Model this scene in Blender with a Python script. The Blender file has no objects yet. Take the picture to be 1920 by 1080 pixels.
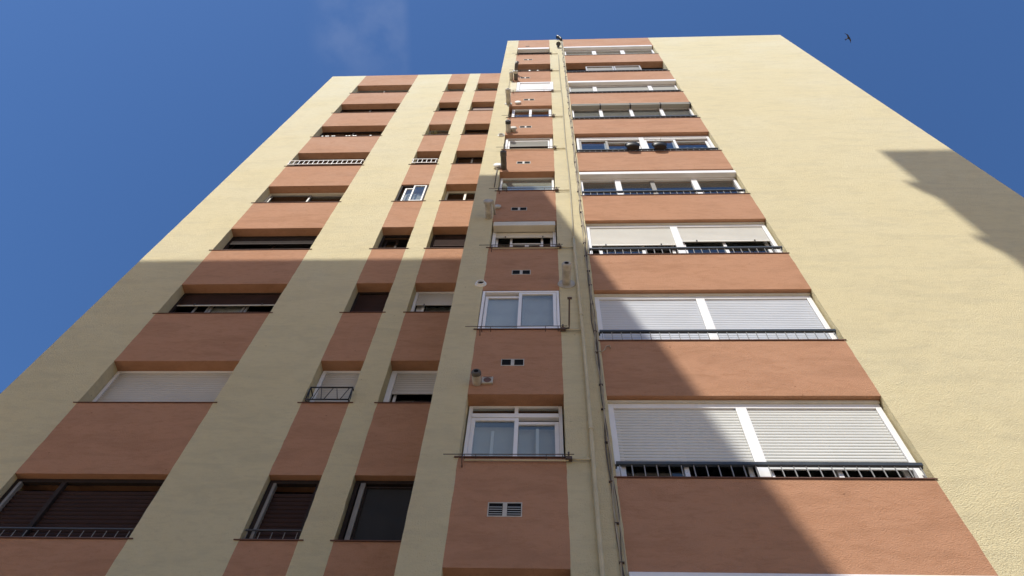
import bpy, bmesh, math, random
from mathutils import Vector, Matrix, noise
random.seed(7)
SC = bpy.context.scene
COL = SC.collection
R = math.radians

# ------------------------------------------------------------------ camera, sky, sun, exposure
GZ = -1.6                                   # street level (the camera is held at z = 0)
F_PX = 1361.28
cr = Vector((0.99893806, 0.02787371, 0.03668529)); cu = Vector((0.00617667, -0.87006817, 0.49289272))
cf = Vector((-0.04565745, 0.4921427, 0.86931637))
cam = bpy.data.cameras.new('camera'); cam.sensor_width = 36.0; cam.lens = F_PX / 1920 * 36.0
cam.clip_start = 0.05; cam.clip_end = 3000
co = bpy.data.objects.new('camera', cam); COL.objects.link(co)
co.matrix_world = Matrix(((cr.x, cu.x, -cf.x, 0), (cr.y, cu.y, -cf.y, 0), (cr.z, cu.z, -cf.z, 0), (0, 0, 0, 1)))
SC.camera = co

SUN_DIR = Vector((-0.345, -1.0, 1.2)).normalized()      # towards the sun
elev = math.asin(SUN_DIR.z); azim = math.atan2(SUN_DIR.x, SUN_DIR.y)
W = bpy.data.worlds.new('World'); SC.world = W; W.use_nodes = True
nt = W.node_tree; nt.nodes.clear()
N = nt.nodes.new; L = nt.links.new
sky = N('ShaderNodeTexSky'); sky.sky_type = 'NISHITA'; sky.sun_disc = False
sky.sun_elevation = elev; sky.sun_rotation = azim
sky.altitude = 0; sky.air_density = 1.0; sky.dust_density = 0.8; sky.ozone_density = 7.0
bg = N('ShaderNodeBackground'); bg.inputs[1].default_value = 0.095
out = N('ShaderNodeOutputWorld')
# a thin wisp of cirrus, fixed to a direction of the sky
tc = N('ShaderNodeTexCoord')
def ray(px, py):
    return (cf * F_PX + cr * (px - 960) + cu * (540 - py)).normalized()
wc = ray(682, 40); we = (ray(760, 40) - ray(600, 40)).normalized(); wv = we.cross(wc).normalized()
def dot(v):
    d = N('ShaderNodeVectorMath'); d.operation = 'DOT_PRODUCT'; d.inputs[1].default_value = v
    L(tc.outputs['Generated'], d.inputs[0]); return d.outputs['Value']
def mr(src, a, b, smooth=True):
    m = N('ShaderNodeMapRange'); m.interpolation_type = 'SMOOTHSTEP' if smooth else 'LINEAR'
    m.inputs[1].default_value = a; m.inputs[2].default_value = b; L(src, m.inputs[0]); return m.outputs[0]
def mul(a, b):
    m = N('ShaderNodeMath'); m.operation = 'MULTIPLY'; L(a, m.inputs[0])
    if isinstance(b, float): m.inputs[1].default_value = b
    else: L(b, m.inputs[1])
    return m.outputs[0]
dx, dv, dcn = dot(we), dot(wv), dot(wc)
wx = mul(mr(dx, -0.075, -0.035), mr(dx, 0.062, 0.048))
wn = mul(mr(dv, 0.10, -0.02), mr(dv, -0.3, -0.1)); wz = mul(mr(dv, -0.105, -0.02), mr(dcn, 0.5, 0.8))
nz = N('ShaderNodeTexNoise'); nz.inputs['Scale'].default_value = 22; nz.inputs['Detail'].default_value = 5
L(tc.outputs['Generated'], nz.inputs['Vector'])
cl = mul(mul(wx, wz), mul(mr(nz.outputs[0], 0.25, 0.75), 0.065))
mx = N('ShaderNodeMix'); mx.data_type = 'RGBA'; mx.inputs[7].default_value = (6.0, 6.3, 7.0, 1)
tint = N('ShaderNodeMix'); tint.data_type = 'RGBA'; tint.blend_type = 'MULTIPLY'; tint.inputs[0].default_value = 1
tint.inputs[7].default_value = (.70, .90, 1.08, 1); L(sky.outputs[0], tint.inputs[6])
L(cl, mx.inputs[0]); L(tint.outputs[2], mx.inputs[6])
L(mx.outputs[2], bg.inputs[0]); L(bg.outputs[0], out.inputs[0])

sun = bpy.data.lights.new('sun', 'SUN'); sun.energy = 3.5; sun.angle = R(0.45); sun.color = (1.0, 0.945, 0.85)
so = bpy.data.objects.new('sun', sun); COL.objects.link(so); so.location = (0, 0, 60)
so.rotation_euler = (-SUN_DIR).to_track_quat('-Z', 'Y').to_euler()
SC.view_settings.view_transform = 'Standard'; SC.view_settings.look = 'None'
SC.view_settings.exposure = 0.56; SC.view_settings.gamma = 1.0
try: SC.cycles.max_bounces = 6; SC.cycles.transparent_max_bounces = 12
except Exception: pass

# ------------------------------------------------------------------ materials
def mat(name, col, rough=0.6, metal=0.0, vary=0.0, vscale=3.0, bump=0.0, bscale=40.0, spec=0.5):
    m = bpy.data.materials.new(name); m.use_nodes = True
    t = m.node_tree; b = t.nodes['Principled BSDF']
    b.inputs['Base Color'].default_value = (*col, 1); b.inputs['Roughness'].default_value = rough
    if rough > .75: spec = .2
    b.inputs['Metallic'].default_value = metal; b.inputs['Specular IOR Level'].default_value = spec
    c = t.nodes.new('ShaderNodeTexCoord')
    n = t.nodes.new('ShaderNodeTexNoise'); n.inputs['Scale'].default_value = vscale; n.inputs['Detail'].default_value = 6
    t.links.new(c.outputs['Object'], n.inputs['Vector'])
    r = t.nodes.new('ShaderNodeMapRange'); r.inputs[1].default_value = .3; r.inputs[2].default_value = .7
    r.inputs[3].default_value = 1 - vary; r.inputs[4].default_value = 1 + vary
    t.links.new(n.outputs[0], r.inputs[0])
    mm = t.nodes.new('ShaderNodeMix'); mm.data_type = 'RGBA'; mm.blend_type = 'MULTIPLY'; mm.inputs[0].default_value = 1
    mm.inputs[6].default_value = (*col, 1); t.links.new(r.outputs[0], mm.inputs[7]); t.links.new(mm.outputs[2], b.inputs['Base Color'])
    if bump:
        k = t.nodes.new('ShaderNodeTexNoise'); k.inputs['Scale'].default_value = bscale; k.inputs['Detail'].default_value = 4
        t.links.new(c.outputs['Object'], k.inputs['Vector'])
        bb = t.nodes.new('ShaderNodeBump'); bb.inputs['Strength'].default_value = bump; bb.inputs['Distance'].default_value = .01
        t.links.new(k.outputs[0], bb.inputs['Height']); t.links.new(bb.outputs[0], b.inputs['Normal'])
    return m

def stucco(name, base, dark, pale, grain, dist, streak=0.5, pale_amt=0.6):
    """rough render, brushed on in horizontal sweeps, with patchy weathering"""
    m = bpy.data.materials.new(name); m.use_nodes = True
    t = m.node_tree; b = t.nodes['Principled BSDF']; n = t.nodes.new; l = t.links.new
    b.inputs['Roughness'].default_value = .95; b.inputs['Specular IOR Level'].default_value = .15
    c = n('ShaderNodeTexCoord')
    def tex(scale, sx, sz, detail=5, rough=.55, off=0.0, dis=0.0):
        mp = n('ShaderNodeMapping'); mp.inputs['Scale'].default_value = (sx, 1.0, sz); mp.inputs['Location'].default_value = (off, off * .7, off * 1.3)
        l(c.outputs['Object'], mp.inputs[0]); k = n('ShaderNodeTexNoise'); k.inputs['Scale'].default_value = scale
        k.inputs['Detail'].default_value = detail; k.inputs['Roughness'].default_value = rough; k.inputs['Distortion'].default_value = dis
        l(mp.outputs[0], k.inputs['Vector']); return k.outputs[0]
    def rng(s, a, bb, lo=0.0, hi=1.0):
        r = n('ShaderNodeMapRange'); r.inputs[1].default_value = a; r.inputs[2].default_value = bb
        r.inputs[3].default_value = lo; r.inputs[4].default_value = hi; l(s, r.inputs[0]); return r.outputs[0]
    def mix(f, a, bcol):
        x = n('ShaderNodeMix'); x.data_type = 'RGBA'; l(f, x.inputs[0])
        if isinstance(a, tuple): x.inputs[6].default_value = (*a, 1)
        else: l(a, x.inputs[6])
        x.inputs[7].default_value = (*bcol, 1); return x.outputs[2]
    big = tex(.55, .6, 1.0, 6, .6, 3.1, .4); med = tex(2.0, .5, 1.7, 6, .62, 11.7, .6); fine = tex(9.0, .6, 1.9, 6, .68, 5.5, .5)
    col = mix(rng(med, .47, .66, 0, streak), base, dark)
    sx = n('ShaderNodeSeparateXYZ'); l(c.outputs['Object'], sx.inputs[0])        # colour turns paler towards the top floors
    hz = rng(sx.outputs[2], 12.0, 34.0, .15, .75); bz = rng(big, .38, .66, .35, 1.0)
    fz = n('ShaderNodeMath'); fz.operation = 'MULTIPLY'; l(hz, fz.inputs[0]); l(bz, fz.inputs[1])
    col = mix(fz.outputs[0], col, pale)
    col = mix(rng(fine, .48, .74, 0, streak * .95), col, dark)
    sp = n('ShaderNodeTexVoronoi'); sp.inputs['Scale'].default_value = 2.6; l(c.outputs['Object'], sp.inputs['Vector'])
    col = mix(rng(sp.outputs['Distance'], .05, .012, 0, .55), col, tuple(x * .35 for x in dark))
    l(col, b.inputs['Base Color'])
    g1 = tex(58, 1.0, 1.05, 3, .65, 1.0); g2 = tex(120, 1.0, 1.0, 2, .6, 8.0); g3 = tex(4.0, .5, 1.6, 4, .6, 2.0)
    a1 = n('ShaderNodeMath'); a1.operation = 'MULTIPLY_ADD'; l(g2, a1.inputs[0]); a1.inputs[1].default_value = .45; l(g1, a1.inputs[2])
    a2 = n('ShaderNodeMath'); a2.operation = 'MULTIPLY_ADD'; l(g3, a2.inputs[0]); a2.inputs[1].default_value = .30; l(a1.outputs[0], a2.inputs[2])
    bp = n('ShaderNodeBump'); bp.inputs['Strength'].default_value = grain; bp.inputs['Distance'].default_value = dist
    l(a2.outputs[0], bp.inputs['Height']); l(bp.outputs[0], b.inputs['Normal'])
    return m

def glass(name, tint, rough=0.0):
    m = bpy.data.materials.new(name); m.use_nodes = True; t = m.node_tree; t.nodes.clear(); n = t.nodes.new; l = t.links.new
    o = n('ShaderNodeOutputMaterial'); mx = n('ShaderNodeMixShader'); tr = n('ShaderNodeBsdfTransparent'); gl = n('ShaderNodeBsdfGlossy')
    tr.inputs[0].default_value = (*tint, 1); gl.inputs['Roughness'].default_value = rough
    lw = n('ShaderNodeLayerWeight'); lw.inputs[0].default_value = .5
    p5 = n('ShaderNodeMath'); p5.operation = 'POWER'; p5.inputs[1].default_value = 4.2; l(lw.outputs['Facing'], p5.inputs[0])
    f = n('ShaderNodeMath'); f.operation = 'MULTIPLY_ADD'; f.inputs[1].default_value = .95; f.inputs[2].default_value = .045; l(p5.outputs[0], f.inputs[0])
    k = n('ShaderNodeTexNoise'); k.inputs['Scale'].default_value = 1.7; c = n('ShaderNodeTexCoord'); l(c.outputs['Object'], k.inputs['Vector'])
    b = n('ShaderNodeBump'); b.inputs['Strength'].default_value = .12; b.inputs['Distance'].default_value = .02; l(k.outputs[0], b.inputs['Height']); l(b.outputs[0], gl.inputs['Normal'])
    l(f.outputs[0], mx.inputs[0]); l(tr.outputs[0], mx.inputs[1]); l(gl.outputs[0], mx.inputs[2]); l(mx.outputs[0], o.inputs[0])
    return m

M = {}
M['cream'] = stucco('cream_render', (.745, .650, .398), (.640, .560, .350), (.760, .715, .545), 1.0, .028, .75, .45)
M['pink'] = stucco('terracotta_render', (.460, .244, .143), (.365, .187, .105), (.510, .336, .246), .75, .020, .75, .6)
M['white'] = mat('white_aluminium', (.78, .78, .78), .38, vary=.05, vscale=2)
M['shutter'] = mat('pale_grey_slats', (.64, .65, .62), .45, vary=.05, vscale=1.2)
M['cream_metal'] = mat('cream_lacquer', (.62, .58, .47), .45, vary=.08)
M['brown'] = mat('dark_brown_slats', (.036, .018, .014), .85, vary=.2)
M['brown_frame'] = mat('dark_brown_frame', (.030, .021, .018), .8, vary=.2)
M['grey_frame'] = mat('grey_weathered_frame', (.22, .21, .19), .5, vary=.2)
M['rail'] = mat('blue_grey_paint', (.045, .052, .055), .35, vary=.2)
M['bar'] = mat('light_grey_paint', (.27, .27, .26), .4, vary=.1)
M['black'] = mat('black_iron', (.012, .012, .013), .45, vary=.2)
M['sill'] = mat('terracotta_tile', (.13, .062, .042), .7, vary=.3, vscale=6)
M['pipe'] = mat('painted_pipe', (.53, .465, .30), .7, vary=.15, bump=.2)
M['flue'] = mat('weathered_flue_metal', (.42, .39, .32), .5, vary=.25, vscale=8)
M['flue_dark'] = mat('sooty_flue_metal', (.09, .08, .065), .6, vary=.35, vscale=9)
M['hole'] = mat('hole_black', (.006, .006, .006), .9)  # near-black that paints the shade inside holes and gaps as flat colour
M['cable'] = mat('cable_sheath', (.11, .085, .06), .6, vary=.3)
M['cable_pale'] = mat('pale_cable_sheath', (.36, .31, .22), .6, vary=.2)
M['iron'] = mat('rusty_iron', (.075, .05, .04), .65, vary=.3)
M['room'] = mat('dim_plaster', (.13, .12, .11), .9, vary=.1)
M['blind'] = mat('grey_blind', (.34, .34, .31), .8, vary=.1, vscale=1)
M['curtain'] = mat('net_curtain', (.54, .54, .52), .9, vary=.1)
M['vent'] = mat('grimy_vent_frame', (.46, .44, .39), .6, vary=.2, vscale=5)
M['cowl'] = mat('white_plastic', (.75, .75, .71), .45, vary=.05)
M['pot'] = mat('black_plastic', (.006, .0055, .006), .5, vary=.1)
M['soil'] = mat('soil', (.05, .035, .025), 1)
M['dry'] = mat('dry_leaf', (.22, .19, .08), .8, vary=.3, vscale=20)
M['iron_grey'] = mat('dull_grey_iron', (.06, .058, .055), .5, vary=.2)
M['shutter_dull'] = mat('shaded_grey_slats', (.50, .48, .43), .5, vary=.08, vscale=1.3)  # darker copy of the pale slats; the wing's shade is in the colour
M['screen_dark'] = mat('smoked_screen', (.17, .165, .15), .6, vary=.15)
M['frosted'] = mat('frosted_screen', (.50, .49, .44), .8, vary=.12, vscale=1.5)
M['alu'] = mat('grey_aluminium', (.40, .40, .40), .4, vary=.06)
M['shutter_cool'] = mat('cool_grey_slats', (.58, .61, .65), .45, vary=.06, vscale=1.1)
M['shutter_warm'] = mat('ivory_slats', (.68, .67, .61), .45, vary=.08, vscale=.9)
M['glass'] = glass('window_glass', (.85, .87, .86))
M['glass_dark'] = glass('tinted_glass', (.30, .33, .34))
M['bird'] = mat('black_feathers', (.02, .019, .02), .7, vary=.3)
M['paving'] = mat('pale_paving_slabs', (.70, .51, .32), .85, vary=.15, vscale=1.3, bump=.2)  # unseen paving, made pale and warm to bounce light onto the shaded walls
M['earth'] = mat('dry_ground', (.55, .42, .29), .95, vary=.25, vscale=.2)
M['brickwall'] = stucco('pale_render', (.76, .61, .45), (.66, .52, .38), (.80, .68, .53), .4, .01)

# ------------------------------------------------------------------ mesh helpers
class MB:
    def __init__(s): s.v = []; s.f = []; s.sm = []
    def quad(s, *p, sm=False):
        i = len(s.v); s.v += [tuple(q) for q in p]; s.f.append(tuple(range(i, i + len(p)))); s.sm.append(sm)
    def box(s, x0, x1, y0, y1, z0, z1):
        i = len(s.v)
        s.v += [(x, y, z) for z in (z0, z1) for y in (y0, y1) for x in (x0, x1)]
        for f in ((0, 2, 3, 1), (4, 5, 7, 6), (0, 1, 5, 4), (2, 6, 7, 3), (0, 4, 6, 2), (1, 3, 7, 5)):
            s.f.append(tuple(i + k for k in f)); s.sm.append(False)
        return s
    def frame(s, x0, x1, z0, z1, y0, y1, w, wt=None, wb=None):
        wt = w if wt is None else wt; wb = w if wb is None else wb
        s.box(x0, x0 + w, y0, y1, z0, z1); s.box(x1 - w, x1, y0, y1, z0, z1)
        s.box(x0 + w, x1 - w, y0, y1, z1 - wt, z1); s.box(x0 + w, x1 - w, y0, y1, z0, z0 + wb); return s
    def tube(s, pts, r, n=10, cap=True):
        pts = [Vector(p) for p in pts]; rs = r if isinstance(r, (list, tuple)) else [r] * len(pts)
        rings = []; up = None
        for i, p in enumerate(pts):
            d = (pts[min(i + 1, len(pts) - 1)] - pts[max(i - 1, 0)])
            if d.length < 1e-6: d = pts[min(i + 1, len(pts) - 1)] - pts[0]
            d.normalize()
            if up is None: up = d.orthogonal().normalized()
            up = (up - d * up.dot(d)).normalized(); b = d.cross(up)
            k = len(s.v); s.v += [tuple(p + (up * math.cos(a) + b * math.sin(a)) * rs[i]) for a in (2 * math.pi * j / n for j in range(n))]
            rings.append(k)
        for a, b in zip(rings, rings[1:]):
            for j in range(n):
                s.f.append((a + j, a + (j + 1) % n, b + (j + 1) % n, b + j)); s.sm.append(True)
        if cap:
            s.f.append(tuple(rings[0] + j for j in reversed(range(n)))); s.sm.append(False)
            s.f.append(tuple(rings[-1] + j for j in range(n))); s.sm.append(False)
        return s
    def lathe(s, base, prof, n=28):
        """revolve (distance out of the wall, radius) about the wall normal"""
        bx, by, bz = base; rings = []
        for d, r in prof:
            k = len(s.v); s.v += [(bx + r * math.cos(2 * math.pi * j / n), by - d, bz + r * math.sin(2 * math.pi * j / n)) for j in range(n)]; rings.append(k)
        for a, b in zip(rings, rings[1:]):
            for j in range(n):
                s.f.append((a + j, a + (j + 1) % n, b + (j + 1) % n, b + j)); s.sm.append(False)
        return s
    def build(s, name, m, parent=None, bevel=0.0):
        me = bpy.data.meshes.new(name)
        off = Vector((0, 0, 0))
        p = parent
        while p is not None: off += Vector(p.location); p = p.parent
        vs = [Vector(v) - off for v in s.v]
        c = Vector((0, 0, 0))
        if vs:
            lo = Vector([min(v[i] for v in vs) for i in range(3)]); hi = Vector([max(v[i] for v in vs) for i in range(3)]); c = (lo + hi) / 2
        if parent is None: c.z = min(v.z for v in vs)
        me.from_pydata([tuple(v - c) for v in vs], [], s.f)
        me.polygons.foreach_set('use_smooth', s.sm); me.materials.append(m)
        bm = bmesh.new(); bm.from_mesh(me)
        bmesh.ops.recalc_face_normals(bm, faces=bm.faces); bm.to_mesh(me); bm.free()
        me.update()
        o = bpy.data.objects.new(name, me); COL.objects.link(o); o.location = c; o.parent = parent
        if bevel:
            b = o.modifiers.new('bevel', 'BEVEL'); b.width = bevel; b.segments = 2; b.limit_method = 'ANGLE'
        return o
def empty(name, loc, label, cat, group=None):
    o = bpy.data.objects.new(name, None); COL.objects.link(o); o.location = loc; o.empty_display_size = .3
    o['label'] = label; o['category'] = cat
    if group: o['group'] = group
    return o
def tag(o, label=None, cat=None, group=None, kind=None):
    for k, v in (('label', label), ('category', cat), ('group', group), ('kind', kind)):
        if v: o[k] = v
    return o

# Stucco colour coordinates must run on over the whole facade, so the wall meshes keep
# their origin at the building's base: build_wall() does that.
def build_wall(mb, name, m, parent):
    o = mb.build(name, m, parent); c = Vector(o.location)
    o.data.transform(Matrix.Translation(c)); o.location = (0, 0, 0); return o

# ------------------------------------------------------------------ the street
def sheet(name, x0, x1, y0, y1, z, m, thick=0.0):
    b = MB()
    if thick: b.box(x0, x1, y0, y1, z - thick, z)
    else: b.quad((x0, y0, z), (x1, y0, z), (x1, y1, z), (x0, y1, z))
    return tag(b.build(name, m), kind='structure')
sheet('ground', -1500, 1500, -1500, 1500, GZ - .13, M['earth'])
sheet('pavement', -45, 45, -40, 6.19, GZ, M['paving'], .12)

# ------------------------------------------------------------------ the apartment building
D, DL = 6.2, 7.585                  # distance of the right-hand and the set-back left-hand facade
FH = 2.9; ROOF = 32.85; TH = .35
B = empty('apartment_building', (.3, 11.0, GZ), 'tall apartment tower in cream and terracotta render with stacked windows, seen from below', 'building')
EDGE = {'LE': -9.50, 'A0': -7.98, 'A1': -5.613, 'B0': -4.10, 'B1': -3.294, 'C0': -2.817, 'C1': -1.60,
        'C': -1.567, 'P0': -1.084, 'P1': .244, 'W0': .829, 'W1': 4.50, 'E': 10.13}
def jit(key, z):
    if key in ('LE', 'C', 'E'): a = .004
    else: a = .007
    s = hash(key.encode()[0] * 31 + len(key) * 7 + key.encode()[-1]) % 97
    return EDGE[key] + a * noise.noise(Vector((s * 3.1, 0, z * 3.3))) + a * .8 * noise.noise(Vector((s * 1.7, 5, z * 11)))
def zlev(z0, z1, step=.11):
    k0 = math.floor(z0 / step) + 1; zs = [z0]
    while k0 * step < z1 - 1e-4:
        if k0 * step > z0 + 1e-4: zs.append(k0 * step)
        k0 += 1
    return zs + [z1]
def strip(ka, kb, Y, z0, z1, depth, top=True):
    """front face with slightly hand-drawn side edges, plus its two reveals"""
    b = MB(); zs = zlev(z0, z1)
    for za, zb in zip(zs, zs[1:]):
        a0, a1, b0, b1 = jit(ka, za), jit(ka, zb), jit(kb, za), jit(kb, zb)
        b.quad((a0, Y, za), (b0, Y, za), (b1, Y, zb), (a1, Y, zb))
        b.quad((a0, Y, za), (a1, Y, zb), (a1, Y + depth, zb), (a0, Y + depth, za))
        b.quad((b0, Y, za), (b0, Y + depth, za), (b1, Y + depth, zb), (b1, Y, zb))
    if top: b.quad((jit(ka, z1), Y, z1), (jit(kb, z1), Y, z1), (jit(kb, z1), Y + depth, z1), (jit(ka, z1), Y + depth, z1))
    return b
def spandrel(ka, kb, Y, z0, z1, depth=TH):
    b = MB(); zs = zlev(z0, z1); nx = 10
    def lo(i): return z0 + .006 * noise.noise(Vector((i * .7, z0, 3)))
    rows = []
    for z in zs:
        a, e = jit(ka, z), jit(kb, z)
        rows.append([(a + (e - a) * i / nx, Y, (lo(i) if z == z0 else z)) for i in range(nx + 1)])
    for r0, r1 in zip(rows, rows[1:]):
        for i in range(nx): b.quad(r0[i], r0[i + 1], r1[i + 1], r1[i])
    for i in range(nx):
        p, q = rows[0][i], rows[0][i + 1]; b.quad(p, (p[0], Y + depth, p[2]), (q[0], Y + depth, q[2]), q)
        p, q = rows[-1][i], rows[-1][i + 1]; b.quad(p, q, (q[0], Y + depth, q[2]), (p[0], Y + depth, p[2]))
    return b
BOT = GZ
for ka, kb, Y, dep in (('LE', 'A0', DL, TH), ('A1', 'B0', DL, TH), ('B1', 'C0', DL, TH),
                       ('C', 'P0', D, 1.75), ('P1', 'W0', D, TH), ('W1', 'E', D, TH)):
    build_wall(strip(ka, kb, Y, BOT, ROOF, dep), 'wall_strip', M['cream'], B)
ZL = lambda k: 6.61 + FH * (k - 3); ZP = lambda k: 6.71 + FH * (k - 3); ZW = lambda k: 6.38 + FH * (k - 3)
LT = lambda k: 7.84 + 2.905 * (k - 3); LP = lambda k: 7.98 + 2.895 * (k - 3); LW = lambda k: 7.95 + 2.905 * (k - 3)
COLS = {'A': ('A0', 'A1', DL, ZL, LT), 'B': ('B0', 'B1', DL, ZL, LT), 'C': ('C0', 'C1', DL, ZL, LT),
        'P': ('P0', 'P1', D, ZP, LP), 'W': ('W0', 'W1', D, ZW, LW)}
for c, (ka, kb, Y, sill, lint) in COLS.items():
    z = BOT
    for k in range(2, 12):
        build_wall(spandrel(ka, kb, Y, z, sill(k)), 'spandrel_panel', M['pink'], B); z = lint(k)
    build_wall(spandrel(ka, kb, Y, z, ROOF - .001), 'spandrel_panel', M['pink'], B)
# body behind the facades
DEEP = 17.0
b = MB(); b.box(-9.49, -9.49 + TH, DL + TH, DEEP, BOT, ROOF - .02); build_wall(b, 'side_wall', M['cream'], B)
b = MB(); b.box(10.12 - TH, 10.12, D + TH, DEEP, BOT, ROOF - .02); build_wall(b, 'side_wall', M['cream'], B)
b = MB(); b.box(-9.49, 10.12, DEEP, DEEP + .3, BOT, ROOF - .02); build_wall(b, 'rear_wall', M['cream'], B)
b = MB(); b.box(-9.1, -1.6, DL + .3, DEEP - .01, ROOF - .5, ROOF - .25); b.box(-1.55, 9.7, D + .3, DEEP - .01, ROOF - .5, ROOF - .25); build_wall(b, 'roof_slab', M['paving'], B)
b = MB(); b.box(-9.1, 9.75, 10.9, 11.0, BOT, ROOF - .6)
for x in (-4.85, -3.05, -1.45, .55): b.box(x - .05, x + .05, (DL if x < -1.5 else D) + TH + .02, 10.88, BOT, ROOF - .6)
b.box(4.7, 4.8, D + TH + .02, 10.88, BOT, ROOF - .6)
build_wall(b, 'interior_wall', M['room'], B)
for k in range(1, 12):
    z = ZL(k) - .95
    b = MB(); b.box(-9.1, -1.6, DL + TH + .01, 10.87, z - .22, z); b.box(-1.5, 9.75, D + TH + .01, 10.87, z - .22, z)
    build_wall(b, 'floor_slab', M['room'], B)

# ------------------------------------------------------------------ windows
def slats(x0, x1, z0, z1, y, pitch=.054):
    """roller shutter curtain of curved slats"""
    b = MB(); n = max(1, int(round((z1 - z0) / pitch))); h = (z1 - z0) / n
    prof = [(0, .0), (.10, -.007), (.42, -.012), (.78, -.008), (.90, .003), (1.0, .003)]
    for i in range(n):
        for (a, ya), (c, yc) in zip(prof, prof[1:]):
            za, zb = z0 + (i + a) * h, z0 + (i + c) * h
            b.quad((x0, y + ya, za), (x1, y + ya, za), (x1, y + yc, zb), (x0, y + yc, zb))
    return b
def shutter(w, x0, x1, zb, zt, y, m, stops=True, pitch=.054):
    b = slats(x0, x1, zb + .03, zt, y, pitch)
    b.box(x0, x1, y - .012, y + .006, zb, zb + .03)
    o = b.build('roller_shutter', m, w)
    if stops:
        s = MB()
        for t in (.17, .83):
            x = x0 + (x1 - x0) * t; s.box(x - .012, x + .012, y - .03, y - .0125, zb + .008, zb + .026); s.box(x - .006, x + .006, y - .03, y - .016, zb - .03, zb + .008)
        s.build('shutter_stop', M['black'], w)
    return o
def pane(w, x0, x1, z0, z1, y, m='glass'):
    return MB().box(x0, x1, y, y + .006, z0, z1).build('pane', M[m], w)
def sash(w, x0, x1, z0, z1, y, m, fw=.05, d=.035, g='glass'):
    o = MB().frame(x0, x1, z0, z1, y, y + d, fw).build('sash', m, w, bevel=.003)
    pane(w, x0 + fw - .005, x1 - fw + .005, z0 + fw - .005, z1 - fw + .005, y + d * .5, g); return o
def screen(w, x0, x1, z0, z1, y, name, m):
    b = MB(); n = max(2, int((x1 - x0) / .06))
    for i in range(n):
        xa, xb = x0 + (x1 - x0) * i / n, x0 + (x1 - x0) * (i + 1) / n
        ya, yb = y + .012 * math.sin(i * 1.9), y + .012 * math.sin((i + 1) * 1.9)
        if name == 'blind': ya = yb = y
        b.quad((xa, ya, z0), (xb, yb, z0), (xb, yb, z1), (xa, ya, z1), sm=name != 'blind')
    return b.build(name, m, w)
def window(x0, x1, z0, z1, y, m, fw=.05, wt=None, wb=None, d=.07, mull=(), mw=.06, label=None, m2=None):
    b = MB().frame(x0, x1, z0, z1, y, y + d, fw, wt, wb)
    for xm in mull: b.box(xm - mw / 2, xm + mw / 2, y - .004, y + d - .006, z0 + (wb if wb is not None else fw), z1 - (wt if wt is not None else fw))
    o = b.build('window', m, B, bevel=.004)
    if label: o['label'] = label
    return o
def sillslab(x0, x1, z, Y, ext=.06, out_=.05, m='sill', back=.3):
    return MB().box(x0 - ext, x1 + ext, Y - out_, Y - .001, z + .006, z + .02).box(x0 + .01, x1 - .01, Y + .001, Y + back, z + .001, z + .021).build('window_sill', M[m], B, bevel=.003)
def bars(x0, x1, z0, z1, y, sp, r, m, name='baluster', parent=None):
    b = MB(); n = max(2, int(round((x1 - x0) / sp)))
    for i in range(n + 1):
        x = x0 + (x1 - x0) * i / n; b.box(x - r, x + r, y - r, y + r, z0, z1)
    return b.build(name, m, parent)

def X(c): return EDGE[COLS[c][0]], EDGE[COLS[c][1]]
# ---- sills for every opening
for c, (ka, kb, Y, sill, lint) in COLS.items():
    for k in range(2, 12):
        if c == 'W': sillslab(EDGE[ka] - .01, EDGE[kb], sill(k), Y, .02, .018, back=.25)
        elif c == 'C': sillslab(EDGE[ka], -1.66, sill(k), Y, .05, .02)
        else: sillslab(EDGE[ka], EDGE[kb], sill(k), Y, .07 if c != 'P' else .05, .02)
# ---- ground-near rows that stay out of the picture
for c in 'ABCPW':
    x0, x1 = X(c); Y, sl, li = COLS[c][2], COLS[c][3](2), COLS[c][4](2)
    if c == 'W': continue
    w = window(x0 + .01, x1 - .01, sl + .02, li - .01, Y + .2, M['white'], .05); shutter(w, x0 + .07, x1 - .07, sl + .08, li - .08, Y + .225, M['shutter'])

# ---- column A (wide windows of the set-back wing)
x0, x1 = X('A'); y = DL + .22
def z_(k): return ZL(k) + .021, LT(k) - .008
a, t = z_(3)
w = window(x0 + .01, x1 - .01, a, t, DL + .10, M['brown_frame'], .07, mull=(-7.20,), mw=.07, label='brown window with closed shutters behind a thin grey rail')
MB().box(x0 + .085, x0 + .13, DL + .09, DL + .16, a + .07, t - .07).build('shutter_guide', M['grey_frame'], w)
shutter(w, x0 + .135, -7.24, a + .12, t - .2, DL + .15, M['brown'], False, .075); shutter(w, -7.16, x1 - .085, a + .12, t - .2, DL + .15, M['brown'], False, .075)
a, t = z_(4)
w = window(x0 + .01, x1 - .01, a, t, y, M['white'], .06, wt=.05, label='white window with its roller shutter closed'); shutter(w, x0 + .075, x1 - .075, a + .012 + .06, t - .055, y + .03, M['shutter_dull'], False)
a, t = z_(5)
w = window(x0 + .01, x1 - .01, a, t, y, M['brown_frame'], .05, label='window with its brown shutter half lowered'); shutter(w, x0 + .065, x1 - .065, ZL(5) + .74, t - .055, y + .02, M['brown'])
MB().box(x0 + .066, x1 - .066, y + .005, y + .02, ZL(5) + .70, ZL(5) + .73).build('shutter_bar', M['cream_metal'], w)
for xa, xb in ((-7.55, -7.22), (-7.20, -6.45), (-6.42, -5.72)): sash(w, xa, xb, a + .06, ZL(5) + 1.1, y + .075, M['grey_frame'], .045)
screen(w, -7.16, -6.5, a, ZL(5) + .9, y + .13, 'curtain', M['curtain'])  # added sheet whose pale colour stands for sky reflected in the panes
a, t = z_(6)
w = window(x0 + .01, x1 - .01, a, t, y, M['brown_frame'], .05, label='dark window with one white sash'); shutter(w, x0 + .065, x1 - .065, ZL(6) + .80, t - .055, y + .02, M['brown_frame'], False)
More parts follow.
